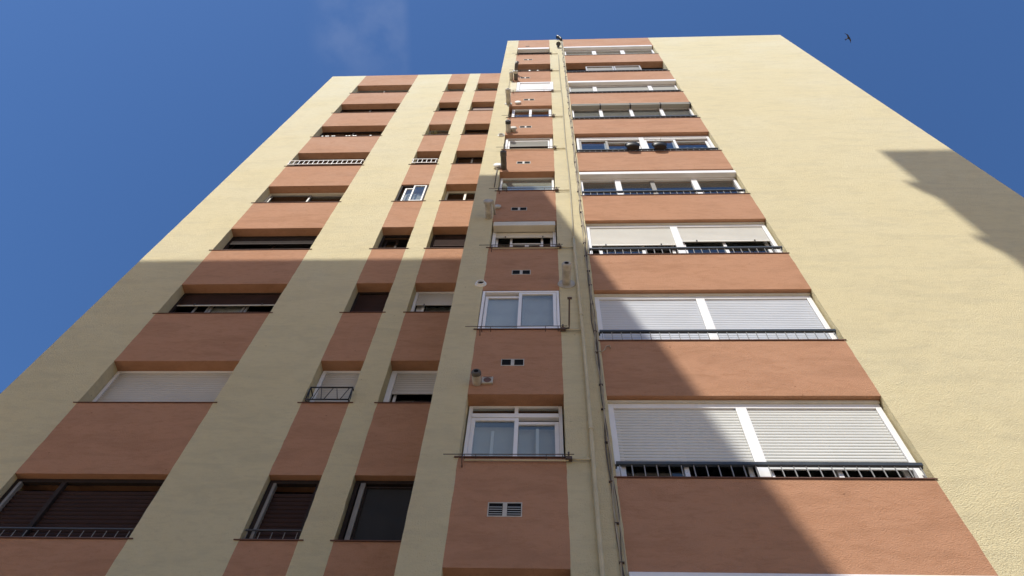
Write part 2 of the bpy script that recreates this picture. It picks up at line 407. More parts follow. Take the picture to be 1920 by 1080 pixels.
sash(w, -6.78, x1 - .07, a + .06, ZL(6) + .64, y + .075, M['white'], .05); sash(w, x0 + .07, -6.80, a + .06, t - .06, y + .115, M['brown_frame'], .05)
screen(w, -6.7, x1 - .1, a, ZL(6) + .6, y + .2, 'curtain', M['curtain'])
a, t = z_(7)
w = window(x0 + .01, x1 - .01, a, t, y, M['cream_metal'], .06, wt=.08, label='cream framed window with dark panes')
sash(w, x0 + .08, -6.72, a + .065, t - .09, y + .03, M['grey_frame'], .05, g='glass_dark'); sash(w, -6.77, x1 - .07, a + .065, t - .09, y + .068, M['grey_frame'], .05, g='glass_dark')
a, t = z_(8)
w = window(x0 + .01, x1 - .01, a, t, y, M['brown_frame'], .06, mull=(-6.8,), mw=.06)
pane(w, x0 + .07, -6.83, a + .06, t - .06, y + .03); pane(w, -6.77, x1 - .07, a + .06, t - .06, y + .03)
for k in (9, 10, 11):
    a, t = z_(k)
    w = window(x0 + .01, x1 - .01, a, t, y, M['grey_frame' if k == 11 else 'brown_frame'], .06, mull=(-6.8,), mw=.06, wb=.05 if k < 11 else .22)
    pane(w, x0 + .07, -6.83, a + .06, t - .06, y + .03, 'glass' if k == 11 else 'glass_dark'); pane(w, -6.77, x1 - .07, a + .06, t - .06, y + .03, 'glass' if k == 11 else 'glass_dark')
    if k == 11: screen(w, x0 + .07, x1 - .07, a + .06, t - .06, y + .08, 'blind', M['blind'])

# ---- column B (narrow windows)
x0, x1 = X('B')
a, t = z_(3)
w = window(x0 + .01, x1 - .01, a, t, DL + .10, M['brown_frame'], .07, label='dark window with closed brown shutter and pale guide rail')
MB().box(x0 + .082, x0 + .125, DL + .09, DL + .16, a + .07, t - .07).build('shutter_guide', M['grey_frame'], w); shutter(w, x0 + .13, x1 - .085, a + .09, t - .22, DL + .15, M['brown'], False, .075)
a, t = z_(4)
w = window(x0 + .01, x1 - .01, a, t, y, M['white'], .07, wt=.06, label='white window with closed shutter behind a black grille'); shutter(w, x0 + .085, x1 - .085, a + .08, t - .065, y + .03, M['shutter_dull'], False)
a, t = z_(5)
w = window(x0 + .01, x1 - .01, a, t, y, M['brown_frame'], .05, label='brown window with its shutter closed'); shutter(w, x0 + .065, x1 - .065, a + .06, t - .1, y + .02, M['brown'], False)
a, t = z_(6)
w = window(x0 + .01, x1 - .01, a, t, y, M['brown_frame'], .05, label='dark window with a white sash at its foot'); sash(w, -3.75, x1 - .07, a + .06, a + .58, y + .075, M['white'], .045)
sash(w, x0 + .07, -3.7, a + .06, t - .06, y + .115, M['brown_frame'], .05)
a, t = z_(7)
w = window(x0 + .005, x1 - .005, a, t, DL + .03, M['brown_frame'], .045, d=.1, label='dark framed flush window with two pale sashes')
sash(w, x0 + .14, -3.66, a + .05, t - .16, DL + .05, M['alu'], .05); sash(w, -3.72, x1 - .055, a + .05, t - .05, DL + .005, M['alu'], .045)
screen(w, x0 + .1, x1 - .06, a + .05, t - .2, DL + .2, 'curtain', M['curtain'])
for k in (8, 9, 10, 11):
    a, t = z_(k)
    w = window(x0 + .01, x1 - .01, a, t, y, M['grey_frame' if k in (9, 11) else 'brown_frame'], .05, wb=.2 if k in (9, 11) else .05)
    pane(w, x0 + .06, x1 - .06, a + .05, t - .05, y + .03, 'glass' if k in (9, 11) else 'glass_dark')
    if k in (9, 11): screen(w, x0 + .06, x1 - .06, a + .05, t - .05, y + .08, 'blind', M['blind'])

# ---- column C (next to the projecting corner)
x0, x1 = EDGE['C0'], -1.62
a, t = z_(3)
w = window(x0 + .01, x1, a, t, DL + .10, M['brown_frame'], .06, label='window with a black insect screen')
MB().box(x0 + .10, x0 + .17, DL + .09, DL + .16, a + .06, t - .06).build('shutter_guide', M['grey_frame'], w)
MB().frame(x0 + .175, x1 - .06, a + .06, t - .1, DL + .12, DL + .145, .03).build('sash', M['brown_frame'], w)
screen(w, x0 + .2, x1 - .09, a + .09, t - .13, DL + .14, 'blind', mat('insect_mesh', (.03, .03, .03), .8, vary=.1))
a, t = z_(4)
w = window(x0 + .01, x1, a, t, y, M['white'], .10, wt=.07, label='white window with shutter stopping above a dark gap'); shutter(w, x0 + .115, x1 - .1, ZL(4) + .57, t - .075, y + .03, M['shutter_dull'], False)
sash(w, x0 + .14, x1 - .1, a + .102, ZL(4) + .8, y + .08, M['white'], .05, g='glass_dark')
a, t = z_(5)
w = window(x0 + .01, x1, a, t, y, M['white'], .06, wt=.06, label='white window with its shutter half lowered'); shutter(w, x0 + .075, x1 - .06, ZL(5) + .70, t - .065, y + .03, M['shutter_dull'])
sash(w, -2.62, -1.85, a + .061, ZL(5) + 1.0, y + .08, M['white'], .055); sash(w, x0 + .08, -2.63, a + .061, ZL(5) + 1.0, y + .12, M['white'], .055, g='glass_dark')
screen(w, -2.56, -1.9, a + .05, ZL(5) + .9, y + .2, 'curtain', M['curtain'])
a, t = z_(6)
w = window(x0 + .01, x1, a, t, y, M['brown_frame'], .05, label='dark window with a brown shutter'); shutter(w, x0 + .065, x1 - .06, ZL(6) + .6, t - .055, y + .02, M['brown'], False)
pane(w, x0 + .06, x1 - .05, a + .05, t - .05, y + .06, 'glass_dark')
a, t = z_(7)
w = window(x0 + .01, x1, a, t, y, M['cream_metal'], .06, wt=.10, mull=(-2.25,), mw=.06, label='cream framed window with dark panes')
pane(w, x0 + .07, -2.28, a + .06, t - .1, y + .03, 'glass_dark'); pane(w, -2.22, x1 - .06, a + .06, t - .1, y + .03, 'glass_dark')
for k in (8, 9, 10, 11):
    a, t = z_(k)
    w = window(x0 + .01, x1, a, t, y, M['grey_frame' if k >= 10 else 'brown_frame'], .05, mull=(-2.3,) if k == 8 else (), wb=.2 if k >= 10 else .05)
    pane(w, x0 + .06, x1 - .05, a + .05, t - .05, y + .03, 'glass' if k >= 10 else 'glass_dark')
    if k >= 10:
        screen(w, x0 + .06, x1 - .05, a + .05, t - .05, y + .08, 'blind', M['blind'])
    if k == 10:
        v = MB(); n = 16
        for i in range(n):
            xa, xb = x0 + .05 + (x1 - x0 - .1) * i / n, x0 + .05 + (x1 - x0 - .1) * (i + 1) / n
            v.quad((xa, y - .02, LT(k) - .72 + .04 * (i % 2)), (xb, y - .02, LT(k) - .72 + .04 * ((i + 1) % 2)), (xb, y - .02, LT(k) - .02), (xa, y - .02, LT(k) - .02))
        v.build('valance', M['sill'], w)

# ---- column P (kitchen windows of the projecting block)
x0, x1 = X('P'); y = D + .2
def zp(k): return ZP(k) + .021, LP(k) - .008
a, t = zp(3)
w = window(x0 + .02, x1 - .02, a, t, y, M['white'], .05, wt=.03, label='white sliding window with a transom light')
MB().box(x0 + .071, x1 - .071, y - .012, y + .06, 7.72, 7.80).build('transom', M['white'], w, bevel=.004)
MB().box(-.43, -.38, y, y + .06, 7.801, t - .031).build('transom', M['white'], w)
pane(w, x0 + .07, -.43, 7.8, t - .03, y + .03); pane(w, -.38, x1 - .07, 7.8, t - .03, y + .03)
MB().box(x0 + .08, -.68, y + .12, y + .13, 7.8, t - .03).build('curtain', M['curtain'], w)
sash(w, x0 + .072, -.37, a + .051, 7.715, y - .002, M['white'], .055); sash(w, -.43, x1 - .072, a + .051, 7.68, y + .036, M['white'], .055)
screen(w, x0 + .08, -.42, a + .05, 7.7, y + .15, 'blind', M['frosted']); screen(w, -.38, x1 - .08, a + .05, 7.68, y + .17, 'blind', M['frosted'])
MB().box(-.735, -.695, y + .09, y + .11, a + .07, 7.55).box(-.135, -.095, y + .09, y + .11, a + .07, 7.6).build('curtain_edge', M['cowl'], w)
a, t = ZP(4) + .021, LP(4) - .015
w = window(x0 + .01, x1 - .01, a, t, D + .005, M['white'], .045, d=.12, label='flush white sliding window with two frosted panes')
sash(w, x0 + .065, -.40, a + .046, t - .11, D + .05, M['white'], .05); sash(w, -.45, x1 - .06, a + .046, t - .05, D + .011, M['white'], .055)
screen(w, x0 + .07, -.40, a + .06, t - .12, D + .11, 'blind', M['curtain']); screen(w, -.39, x1 - .06, a + .06, t - .06, D + .11, 'blind', M['curtain'])
a, t = zp(5)
w = window(x0 + .02, x1 - .02, a, t, D + .14, M['white'], .065, wt=.03, label='white window under a projecting shutter box')
MB().box(x0 + .03, x1 - .03, D - .02, D + .135, LP(5) - .26, LP(5) - .07).build('shutter_box', M['cream_metal'], w, bevel=.006)
shutter(w, x0 + .09, x1 - .09, ZP(5) + .78, t - .035, D + .16, M['cream_metal'])
for xa, xb, g in ((x0 + .09, -.66, 'glass'), (-.69, -.36, 'glass'), (-.37, -.06, 'glass'), (-.08, x1 - .09, 'glass_dark')): sash(w, xa, xb, a + .066, ZP(5) + (.74 if xa > -.7 and xa < -.3 else 1.0), D + .22 + .04 * (xa > -.7 and xa < -.3), M['white'], .045, g=g)
screen(w, -.66, -.08, a + .05, ZP(5) + .74, D + .34, 'curtain', M['curtain'])
a, t = zp(6)
w = window(x0 + .02, x1 - .02, a, t, D + .16, M['white'], .05, wt=.03, label='white window with a grey blind behind the glass')
pane(w, x0 + .07, x1 - .07, a + .05, t - .03, D + .19); screen(w, x0 + .06, x1 - .06, a + .03, t - .03, D + .203, 'blind', M['frosted'])
MB().box(-.92, -.84, D + .2, D + .23, a + .05, a + .42).box(-.42, -.34, D + .2, D + .23, a + .05, a + .42).box(-.58, -.42, D + .2, D + .23, a + .36, a + .40).build('handle', M['white'], w, bevel=.01)
a, t = zp(7)
w = window(x0 + .02, x1 - .02, a, t, D + .1, M['white'], .07, wt=.06, label='white window in a double frame with its blind half down')
MB().frame(x0 + .1, x1 - .1, a + .07, t - .14, D + .13, D + .16, .045).build('sash', M['white'], w)
shutter(w, x0 + .147, x1 - .147, ZP(7) + .66, t - .19, D + .15, M['blind'], False)
pane(w, x0 + .146, x1 - .146, a + .1, t - .2, D + .18)
MB().box(-.5, -.42, D + .16, D + .175, a + .1, ZP(7) + .5).box(.06, .13, D + .16, D + .175, a + .1, ZP(7) + .5).build('mullion', M['white'], w)
a, t = zp(8)
w = window(x0 + .1, x1 - .02, a, t, D + .1, M['white'], .08, wt=.06, mull=(-.42,), mw=.08, label='white window with a thick frame and dark panes')
pane(w, x0 + .18, -.46, a + .08, t - .06, D + .14); pane(w, -.38, x1 - .1, a + .08, t - .06, D + .14)
a, t = zp(9)
w = window(x0 + .16, x1 + .07, a, t - .02, D - .03, M['white'], .10, wt=.09, d=.16, label='white window box standing proud with its blind closed'); shutter(w, x0 + .262, x1 - .032, a + .16, t - .115, D + .01, M['white'], False)
MB().box(x0 + .27, x1 - .04, D + .03, D + .05, a + .102, a + .3).build('pane', M['hole'], w)  # opaque black sheet paints the dark gap under the blind
MB().box(x0 - .06, x0 + .155, D - .025, D + .05, a, t - .02).build('side_panel', M['pipe'], w, bevel=.01)
a, t = zp(10)
w = window(x0 + .02, x1 - .02, a, t, y + .02, M['grey_frame'], .05, wb=.35, label='deep open window with a grey lower panel'); pane(w, x0 + .07, x1 - .07, a + .35, t - .05, y + .05, 'glass_dark')
a, t = zp(11)
w = window(x0 + .02, x1 - .02, a, t, D + .14, M['grey_frame'], .05, label='window under a white shutter box')
MB().box(x0 + .02, x1 - .02, D - .03, D + .135, LP(11) - .26, LP(11) - .02).build('shutter_box', M['white'], w, bevel=.006)
pane(w, x0 + .07, x1 - .07, a + .05, t - .05, D + .17); screen(w, x0 + .07, x1 - .07, a + .05, t - .3, D + .22, 'blind', M['blind'])

# ---- column W (wide windows of the projecting block)
x0, x1 = X('W'); x1 -= .02
def zw(k): return ZW(k) + .021, LW(k) - .008
yw = D + .10
WHITE_MULL = (1.73, 2.65, 3.57)
yb = D + .105
def wbox(w, k, zb, zt, m='white', xs=None, yo=.03, e=.02):
    xs = xs or [(x0, x1 + e)]
    for xa, xb in xs:
        MB().box(xa, xb, D - yo, D + .10, zb, zt).build('shutter_box', M[m], w, bevel=.006)
# row 2: only its box shows at the lower edge
a, t = zw(2)
w = window(x0 + .01, x1 - .01, a, t - .3, yb, M['white'], .07, mull=(2.62,), mw=.13, label='white window with a flat shutter box under the lowest terracotta band')
wbox(w, 2, t - .30, t); shutter(w, x0 + .09, 2.55, a + .3, t - .38, yb + .03, M['shutter'], False); shutter(w, 2.69, x1 - .09, a + .3, t - .38, yb + .03, M['shutter'], False)
for k, zl, zr in ((3, .36, .30), (4, .10, .10), (5, .66, .80)):
    a, t = zw(k)
    w = window(x0 + .01, x1 - .005, a, t, yw, M['white'], .075, wt=.13, wb=.03, mull=(2.62,), mw=.14,
               label={3: 'wide white window with both shutters lowered to the rail', 4: 'wide white window with both shutters closed', 5: 'wide white window with its shutters half lowered'}[k])
    MB().box(x0, x1, D + .07, D + .098, t - .045, t - .002).build('lintel_trim', M['cream_metal'], w)
    ms = M[{3: 'shutter', 4: 'shutter_cool', 5: 'shutter_warm'}[k]]
    if k == 3: wl = shutter(w, x0 + .087, 2.548, ZW(k) + zl, t - .135, yw + .035, ms, False)
    else: shutter(w, x0 + .087, 2.548, ZW(k) + zl, t - .135, yw + .035, ms, k == 5)
    shutter(w, 2.692, x1 - .085, ZW(k) + zr, t - .135, yw + .035, ms, k == 5)
    if k != 4:
        sx = ((x0 + .09, 1.75), (1.69, 2.54), (2.70, 3.58), (3.52, x1 - .09)) if k == 3 else ((1.06, 1.95), (1.89, 2.54), (2.70, 3.55), (3.49, x1 - .09))
        for i, (xa, xb) in enumerate(sx): sash(w, xa, xb, a + .032, t - .2, yw + .075 + .04 * (i % 2), M['white'], .06)
        screen(w, 2.75, 4.3, a + .03, a + (.42 if k == 5 else .12), yw + .22, 'curtain', M['frosted'])  # curtains added here to paint a paler sky reflection into the glass
        if k == 5: screen(w, 1.2, 1.85, a + .03, a + .36, yw + .25, 'curtain', M['blind'])
a, t = zw(6)
w = window(x0 + .01, x1 - .005, a, t - .30, yb, M['white'], .06, mull=(1.72, 3.5), mw=.13, label='wide white window under a long projecting shutter box')
wbox(w, 6, t - .31, t - .16)
MB().box(2.48, 2.58, yb + .03, yb + .06, a + .03, t - .3).build('mullion', M['grey_frame'], w)
for xa, xb in ((x0 + .065, 1.66), (1.78, 2.49), (2.57, 3.44), (3.56, x1 - .06)): pane(w, xa, xb, a + .05, t - .28, yb + .05)
screen(w, 1.9, 2.4, a + .03, a + .5, yb + .25, 'curtain', M['frosted']); screen(w, 2.7, 3.3, a + .03, a + .42, yb + .25, 'curtain', M['blind']); screen(w, 3.7, 4.3, a + .03, a + .55, yb + .25, 'curtain', M['blind']); screen(w, .95, 1.6, a + .03, a + .45, yb + .25, 'curtain', M['frosted'])  # added sheets lighten these panes in place of reflected sky
a, t = zw(7)
w = window(x0 + .05, x1 - .005, a, t - .05, yw, M['white'], .06, wt=.07, mull=(2.64,), mw=.13, label='wide white window behind two black plant pots')
MB().box(x0 + .11, 2.57, yw + .01, yw + .05, t - .22, t - .17).box(2.71, x1 - .065, yw + .01, yw + .05, t - .22, t - .17).build('transom', M['white'], w)
for i, (xa, xb) in enumerate(((x0 + .115, 1.72), (1.62, 2.57), (2.71, 3.55), (3.45, x1 - .07))): sash(w, xa, xb, a + .062, t - .23, yw + .03 + .04 * (i % 2), M['white' if i else 'grey_frame'], .06)
for xa, xb, m_ in ((1.0, 1.55, 'blind'), (1.75, 2.5, 'frosted'), (2.8, 3.3, 'blind'), (3.5, 4.3, 'frosted')): screen(w, xa, xb, a + .03, t - .45, yw + .2, 'curtain', M[m_])  # curtains added so the glass looks lighter, as if reflecting the sky
a, t = zw(8)
w = window(x0 + .03, x1 - .005, a, t - .1, yb, M['white'], .05, mull=WHITE_MULL, mw=.10, label='wide white window under four rolled up slat blinds')
xs = [x0 - .0, *WHITE_MULL, x1]
wb_ = [(xs[i] + .02, xs[i + 1] - .02) for i in range(4)]
for xa, xb in wb_:
    s = MB()
    for q in range(3): s.box(xa, xb, D - .03 + .012 * (q % 2), D + .10, LW(8) - .075 - .06 * q, LW(8) - .02 - .06 * q)
    s.build('slat_blind', M['blind'], w)
for xm in (*WHITE_MULL, x1 - .01): MB().box(xm - .017, xm + .017, D - .035, D + .10, LW(8) - .22, LW(8) - .01).build('dark_gap', M['black'], w)  # black strips paint the dark gaps between the rolled blinds
for i in range(4): pane(w, xs[i] + (.05 if i else .08), xs[i + 1] - .05, a + .05, t - .15, yb + .04)
for i in range(4): shutter(w, xs[i] + (.06 if i else .09), xs[i + 1] - .06, ZW(8) + .72, t - .16, yb + .055, M['grey_frame'], False)
MB().box(3.3, 3.5, yb + .02, yb + .038, a + .05, a + .25).box(x1 - .16, x1 - .06, yb + .02, yb + .038, a + .05, a + .3).build('sash', M['white'], w)
a, t = zw(9)
w = window(x0 + .02, x1 - .005, a, t - .22, yb, M['white'], .05, mull=(1.72, 3.58), mw=.13, label='wide white window under a shutter box with grey blinds down')
wbox(w, 9, t - .21, t - .02)
for xa, xb in ((x0 + .075, 1.65), (1.79, 3.51), (3.65, x1 - .06)): screen(w, xa, xb, a + .05, t - .28, yb + .03, 'blind', M['blind'])
MB().box(3.95, 4.25, yb + .01, yb + .025, a + .12, a + .3).build('vent_flap', M['black'], w)
a, t = zw(10)
w = window(x0 + .02, x1 - .02, a, t, D + .24, M['brown_frame'], .06, label='dark open balcony opening with two grey glass screens')
for xa, xb in ((1.55, 2.6), (2.6, 3.6)):
    MB().frame(xa + .01, xb - .01, a + .062, a + 1.2, D + .06, D + .11, .05).build('sash', M['alu'], w); screen(w, xa + .06, xb - .06, a + .1, a + 1.15, D + .10, 'blind', M['screen_dark'])
a, t = zw(11)
w = window(x0 + .02, x1 - .02, a, t - .22, yb, M['white'], .06, mull=(2.05, 3.2), mw=.16, wb=.12, label='wide white window under the topmost shutter box')
wbox(w, 11, t - .20, t - .02, e=-.04)
for xa, xb in ((x0 + .08, 1.97), (2.13, 3.12), (3.28, x1 - .08)): pane(w, xa, xb, a + .12, t - .28, yb + .03); screen(w, xa, xb, a + .12, t - .3, yb + .09, 'blind', M['cowl'])

# ---- railings
def railing(xa, xb, z, yy, h, m, mb, sp, r=.007, rw=.022, low=False, ends=None, label=None, each=False):
    b = MB().box(xa, xb, yy - rw, yy + rw, z + h - (.02 if low else .045), z + h)
    if low: b.box(xa, xb, yy - rw * .7, yy + rw * .7, z + .012, z + .032)
    for x in (xa, xb):
        if ends: b.box(x - .012, x + .012, yy + rw, ends, z + h - .04, z + h - .005)
    o = b.build('window_railing', m, B)
    za, zb_ = z + (.032 if low else .021), z + h - .046
    if each:                                    # the bars that show largest are parts of their own
        n = int(round((xb - xa - .08) / sp)); st = (xb - xa - .08) / n
        q0 = MB().box(xa + .04 - r, xa + .04 + r, yy - r, yy + r, za, zb_).build('baluster', mb, o)
        for i in range(1, n + 1):
            q = q0.copy(); COL.objects.link(q); q.parent = o; q.location.x += st * i
    else:
        bars(xa + .04, xb - .04, za, zb_, yy, sp, r, mb, 'baluster', o)['kind'] = 'stuff'
    if label: o['label'] = label
    return o
for k in range(3, 11):
    h = {3: .25, 4: .27, 5: .24, 6: .20}.get(k, .15)
    railing(x0 + .01, EDGE['W1'] - .06, ZW(k) + .0, D - .012 if k > 6 else D - .016, h, M['rail'], M['bar'], .146, .0055, ends=D + .05, each=k < 6)
railing(EDGE['A0'] + .02, EDGE['A1'] - .02, ZL(3) + .02, DL + .02, .19, M['iron_grey'], M['grey_frame'], .155, .004, .009, True, each=True)
railing(EDGE['B0'] + .02, EDGE['B1'] - .02, ZL(3) + .02, DL + .02, .19, M['iron_grey'], M['grey_frame'], .155, .004, .009, True, each=True)
railing(EDGE['A0'] + .01, EDGE['A1'] - .01, ZL(8) + .03, DL - .05, .34, M['white'], M['white'], .155, .007, .010, True, DL + .02, 'white painted railing with close upright bars')
railing(EDGE['B0'] + .01, EDGE['B1'] - .01, ZL(8) + .03, DL - .05, .34, M['white'], M['white'], .155, .007, .010, True, DL + .02, 'short white painted railing')
# black grille with zigzag bars that stands out in front of window B, row 4
b = MB(); xa, xb, zb, zt, yf, yb_ = -4.03, -3.30, ZL(4) + .03, ZL(4) + .36, DL - .06, DL + .12
def bar3(p, q, r=.011): b.tube([p, q], r, 6)
for z in (zb, zt):
    bar3((xa, yf, z), (xb, yf, z), .014); bar3((xa, yf, z), (xa, yb_, z), .012); bar3((xb, yf, z), (xb, yb_, z), .012)
for x in (xa, xb): bar3((x, yf, zb), (x, yf, zt), .012)
g = b.build('window_railing', M['black'], B); g['label'] = 'black iron grille with zigzag bars standing out from the wall'
b = MB(); n = 6; off = [.15, .32, .30, .57, .55, .84, .82, 1.0]
zig = [(.21, 1), (.15, 0), None, (.26, 1), (.36, 0), None, (.55, 1), (.42, 0), None, (.62, 1), (.74, 0), None, (.93, 1), (.80, 0)]
seg = []
for q in zig + [None]:
    if q is None:
        p0, p1 = [(xa + (xb - xa) * f_, yf, zt if up_ else zb) for f_, up_ in seg]; b.tube([p0, p1], .007, 6); seg = []
    else: seg.append(q)
for x in (xa, xb): b.tube([(x, yf, zt), (x, (yf + yb_) / 2, zb)], .007, 6); b.tube([(x, (yf + yb_) / 2, zb), (x, yb_, zt)], .007, 6)
b.build('zigzag_bars', M['black'], g)

# ------------------------------------------------------------------ flues, vents, pipes and cables on the kitchen column
VZ = [(-.47, 5.88, 1.15), (-.485, 8.73, 1), (-.43, 11.52, 1), (-.55, 14.39, 1), (-.52, 17.29, 1), (-.53, 20.26, 1), (-.48, 23.16, 1), (-.66, 26.07, 1), (-.61, 28.99, 1)]
for i, (vx, vz, s) in enumerate(VZ):
    wv_, hv = .17 * s, .085 * (1.25 if i == 0 else 1)
    v = MB().frame(vx - wv_, vx - .012, vz - hv, vz + hv, D - .006, D - .001, .013).frame(vx + .012, vx + wv_, vz - hv, vz + hv, D - .006, D - .001, .013).box(vx - .012, vx + .012, D - .005, D - .001, vz - hv, vz + hv).build('vent_grille', M['vent'], B)
    h = MB().box(vx - wv_ + .013, vx - .025, D - .003, D - .001, vz - hv + .013, vz + hv - .013).box(vx + .025, vx + wv_ - .013, D - .003, D - .001, vz - hv + .013, vz + hv - .013).build('vent_opening', M['hole'], v)  # flat black sheet stands for the dark inside of the vent
    if i == 0:
        s_ = MB()
        for q in range(4):
            zq = vz - hv + .035 + q * .034
            for xa, xb in ((vx - wv_ + .017, vx - .029), (vx + .029, vx + wv_ - .017)):
                s_.quad((xa, D - .011, zq - .008), (xb, D - .011, zq - .008), (xb, D - .004, zq + .012), (xa, D - .004, zq + .012))
        s_.build('louvre', M['blind'], v)
MB().box(-.76, -.60, D - .012, D - .001, 31.52, 31.60).build('vent_grille', M['black'], B)
def flue(x, z, ln, r, m='flue', tip=None, flange=0.0, label=None, cap='slot'):
    b = MB(); pr = []
    if flange: pr += [(.001, flange), (.016, flange * .97), (.02, r)]
    else: pr += [(.001, r)]
    pr += [(ln * .3, r), (ln * .3 + .004, r * 1.04), (ln * .3 + .03, r * 1.04), (ln * .3 + .034, r), (ln * .72, r)]
    if cap == 'open': pr += [(ln, r), (ln, r * .82), (ln * .25, r * .8)]
    elif cap == 'disc': pr += [(ln - .06, r), (ln - .06, r * 1.3), (ln - .01, r * 1.3), (ln, r * 1.1), (ln + .001, 0)]
    else: pr += [(ln * .72, r)]
    b.lathe((x, D, z), pr)
    o = b.build('flue_pipe', M[m], B)
    if cap == 'open':
        MB().lathe((x, D, z), [(ln * .3, r * .8), (ln * .3 + .001, .0)]).build('opening', M['hole'], o)
    elif cap != 'disc':
        t = MB().lathe((x, D, z), [(ln * .72, r * 1.01), (ln * .72 + .005, r * 1.12), (ln - .02, r * 1.12), (ln, r * .9), (ln, r * .5), (ln + .001, 0)])
        t.build('flue_tip', M[tip or m], o)
        MB().lathe((x, D, z), [(ln + .002, r * .55), (ln + .003, 0)]).build('opening', M['hole'], o)
    if label: o['label'] = label
    return o
def cowl(x, z, r, d, m='cowl', label=None):
    b = MB().lathe((x, D, z), [(.001, r * .7), (d * .55, r * .7), (d * .55, r), (d * .8, r), (d, r * .75), (d + .002, 0)])
    o = b.build('vent_cowl', M[m], B)
    if label: o['label'] = label
    return o
flue(-.99, 16.86, .46, .07, 'flue_dark', 'flue_dark', label='long brownish flue pipe')
cowl(-1.15, 16.97, .105, .09)
flue(-1.17, 13.93, .40, .075, 'flue', None, cap='disc', label='grey flue pipe with a flat cap')
MB().tube([(-1.06, D, 14.12), (-1.06, D - .12, 14.12), (-1.085, D - .30, 14.12), (-1.10, D - .32, 14.13)], .025, 8).build('flue_pipe', M['flue'], B)
cowl(-1.02, 14.46, .085, .06, 'flue')
flue(-1.13, 11.09, .05, .075, 'cowl', None, .105, cap='open', label='short open flue with a round flange')
f5 = flue(.37, 11.07, .42, .075, 'flue', None, .155, label='long beige flue pipe with a wide round flange and side outlet')
MB().tube([(.38, D - .36, 11.07), (.42, D - .37, 11.06), (.45, D - .372, 11.055)], .05, 12).build('elbow', M['flue'], f5)
flue(-.97, 8.22, .22, .062, 'flue', 'flue_dark', label='short ringed flue stub')
pv = MB().box(-.905, -.745, D - .035, D - .001, 8.195, 8.345).build('vent_plate', M['flue'], B, bevel=.008)
MB().lathe((-.825, D, 8.262), [(.036, .055), (.037, 0)]).build('opening', M['sill'], pv); MB().box(-.885, -.765, D - .038, D - .0355, 8.322, 8.334).build('opening', M['sill'], pv)
flue(-1.0, 19.79, .34, .07, 'flue', 'black', label='flue pipe with a black tip')
cowl(-.87, 19.88, .11, .12, 'flue'); flue(-1.19, 19.51, .04, .075, 'cowl', None, .10, cap='open')
flue(-1.12, 22.70, .48, .075, 'flue', 'flue', .12, label='long pale flue pipe'); cowl(-.82, 22.74, .10, .07)
flue(-1.14, 25.80, .28, .065, 'flue'); flue(-.98, 25.79, .32, .07, 'flue_dark', 'flue')
MB().tube([(-1.0, D, 26.60), (-1.0, D - .2, 26.6), (-.985, D - .34, 26.63), (-.95, D - .42, 26.72)], .06, 12).build('flue_pipe', M['flue_dark'], B); cowl(-1.06, 26.85, .07, .1)
# wall lamp bracket and roof outlet
lb = MB().box(.55, .65, D - .03, D - .001, 31.22, 31.40).tube([(.6, D - .03, 31.3), (.6, D - .12, 31.33)], .02, 8).tube([(.6, D - .11, 31.36), (.61, D - .15, 31.16)], [.04, .10], 10).build('wall_lamp', M['rail'], B)
ro = MB().tube([(.76, D - .04, 32.5), (.745, D - .06, 32.78), (.66, D - .09, 32.9), (.58, D - .10, 32.95)], [.05, .055, .075, .085], 10).build('roof_outlet', M['black'], B)
# downpipe with collars
b = MB(); pts = [(.57 + .008 * math.sin(z * .9), D - .034, z) for z in [GZ + .1 + i * .6 for i in range(25)]]
b.tube(pts, .026, 10)
dp = b.build('downpipe', M['pipe'], B)
MB().tube([(.57 + .008 * math.sin(z * .9), D - .03, z) for z in [12.8 + i * .6 for i in range(29)]], .015, 8).build('downpipe', mat('shaded_pipe', (.40, .36, .26), .8, vary=.15), B)  # upper pipe is darker: its shadow side is put into the colour
for z in [2.3, 4.4, 7.22, 10.0, 12.85]:
    MB().tube([(.57 + .008 * math.sin(z * .9), D - .034, z - .02), (.57 + .008 * math.sin(z * .9), D - .034, z + .02)], .034, 10).build('pipe_collar', M['pipe'], dp)
# gas branch and clothes rail under each kitchen sill
for k in range(3, 12):
    z = ZP(k) - .045
    b = MB().tube([(.30, D - .03, z), (.56, D - .03, z)], .013, 8)
    b.tube([(-1.0, D - .03, z - .02), (.27, D - .03, z - .02)], .011, 8) if k in (3, 5, 7) else None
    gp = b.build('gas_pipe', M['pipe'] if k != 3 else M['pipe'], B)
    MB().box(.235, .315, D - .065, D - .012, z - .022, z + .022).box(.262, .284, D - .085, D - .06, z + .03, z + .075).build('valve', M['iron'], gp)
    cr_ = MB().tube([(-1.26, D - .075, ZP(k) - .012), (.34, D - .075, ZP(k) - .005)], .006, 6)
    for x in (-1.0, -.86, .0, .2): cr_.tube([(x, D - .001, ZP(k) - .05), (x, D - .085, ZP(k) - .02)], .005, 6)
    cr_.tube([(-1.02, D, ZP(k) - .16), (-1.02, D - .09, ZP(k) - .12), (-1.02, D - .075, ZP(k) - .01)], .007, 6)
    cr_.build('clothes_rail', M['iron'], B)
MB().tube([(.26, D - .04, 9.585), (.37, D - .04, 9.60), (.37, D - .10, 9.61), (.37, D - .55, 9.65)], .013, 8).tube([(.34, D - .55, 9.65), (.41, D - .55, 9.65)], .02, 8).build('clothes_rail', M['iron'], B)
MB().tube([(-1.15, D - .03, 17.2), (-1.15, D - .03, 15.6)], .012, 6).build('gas_pipe', M['cable'], B)
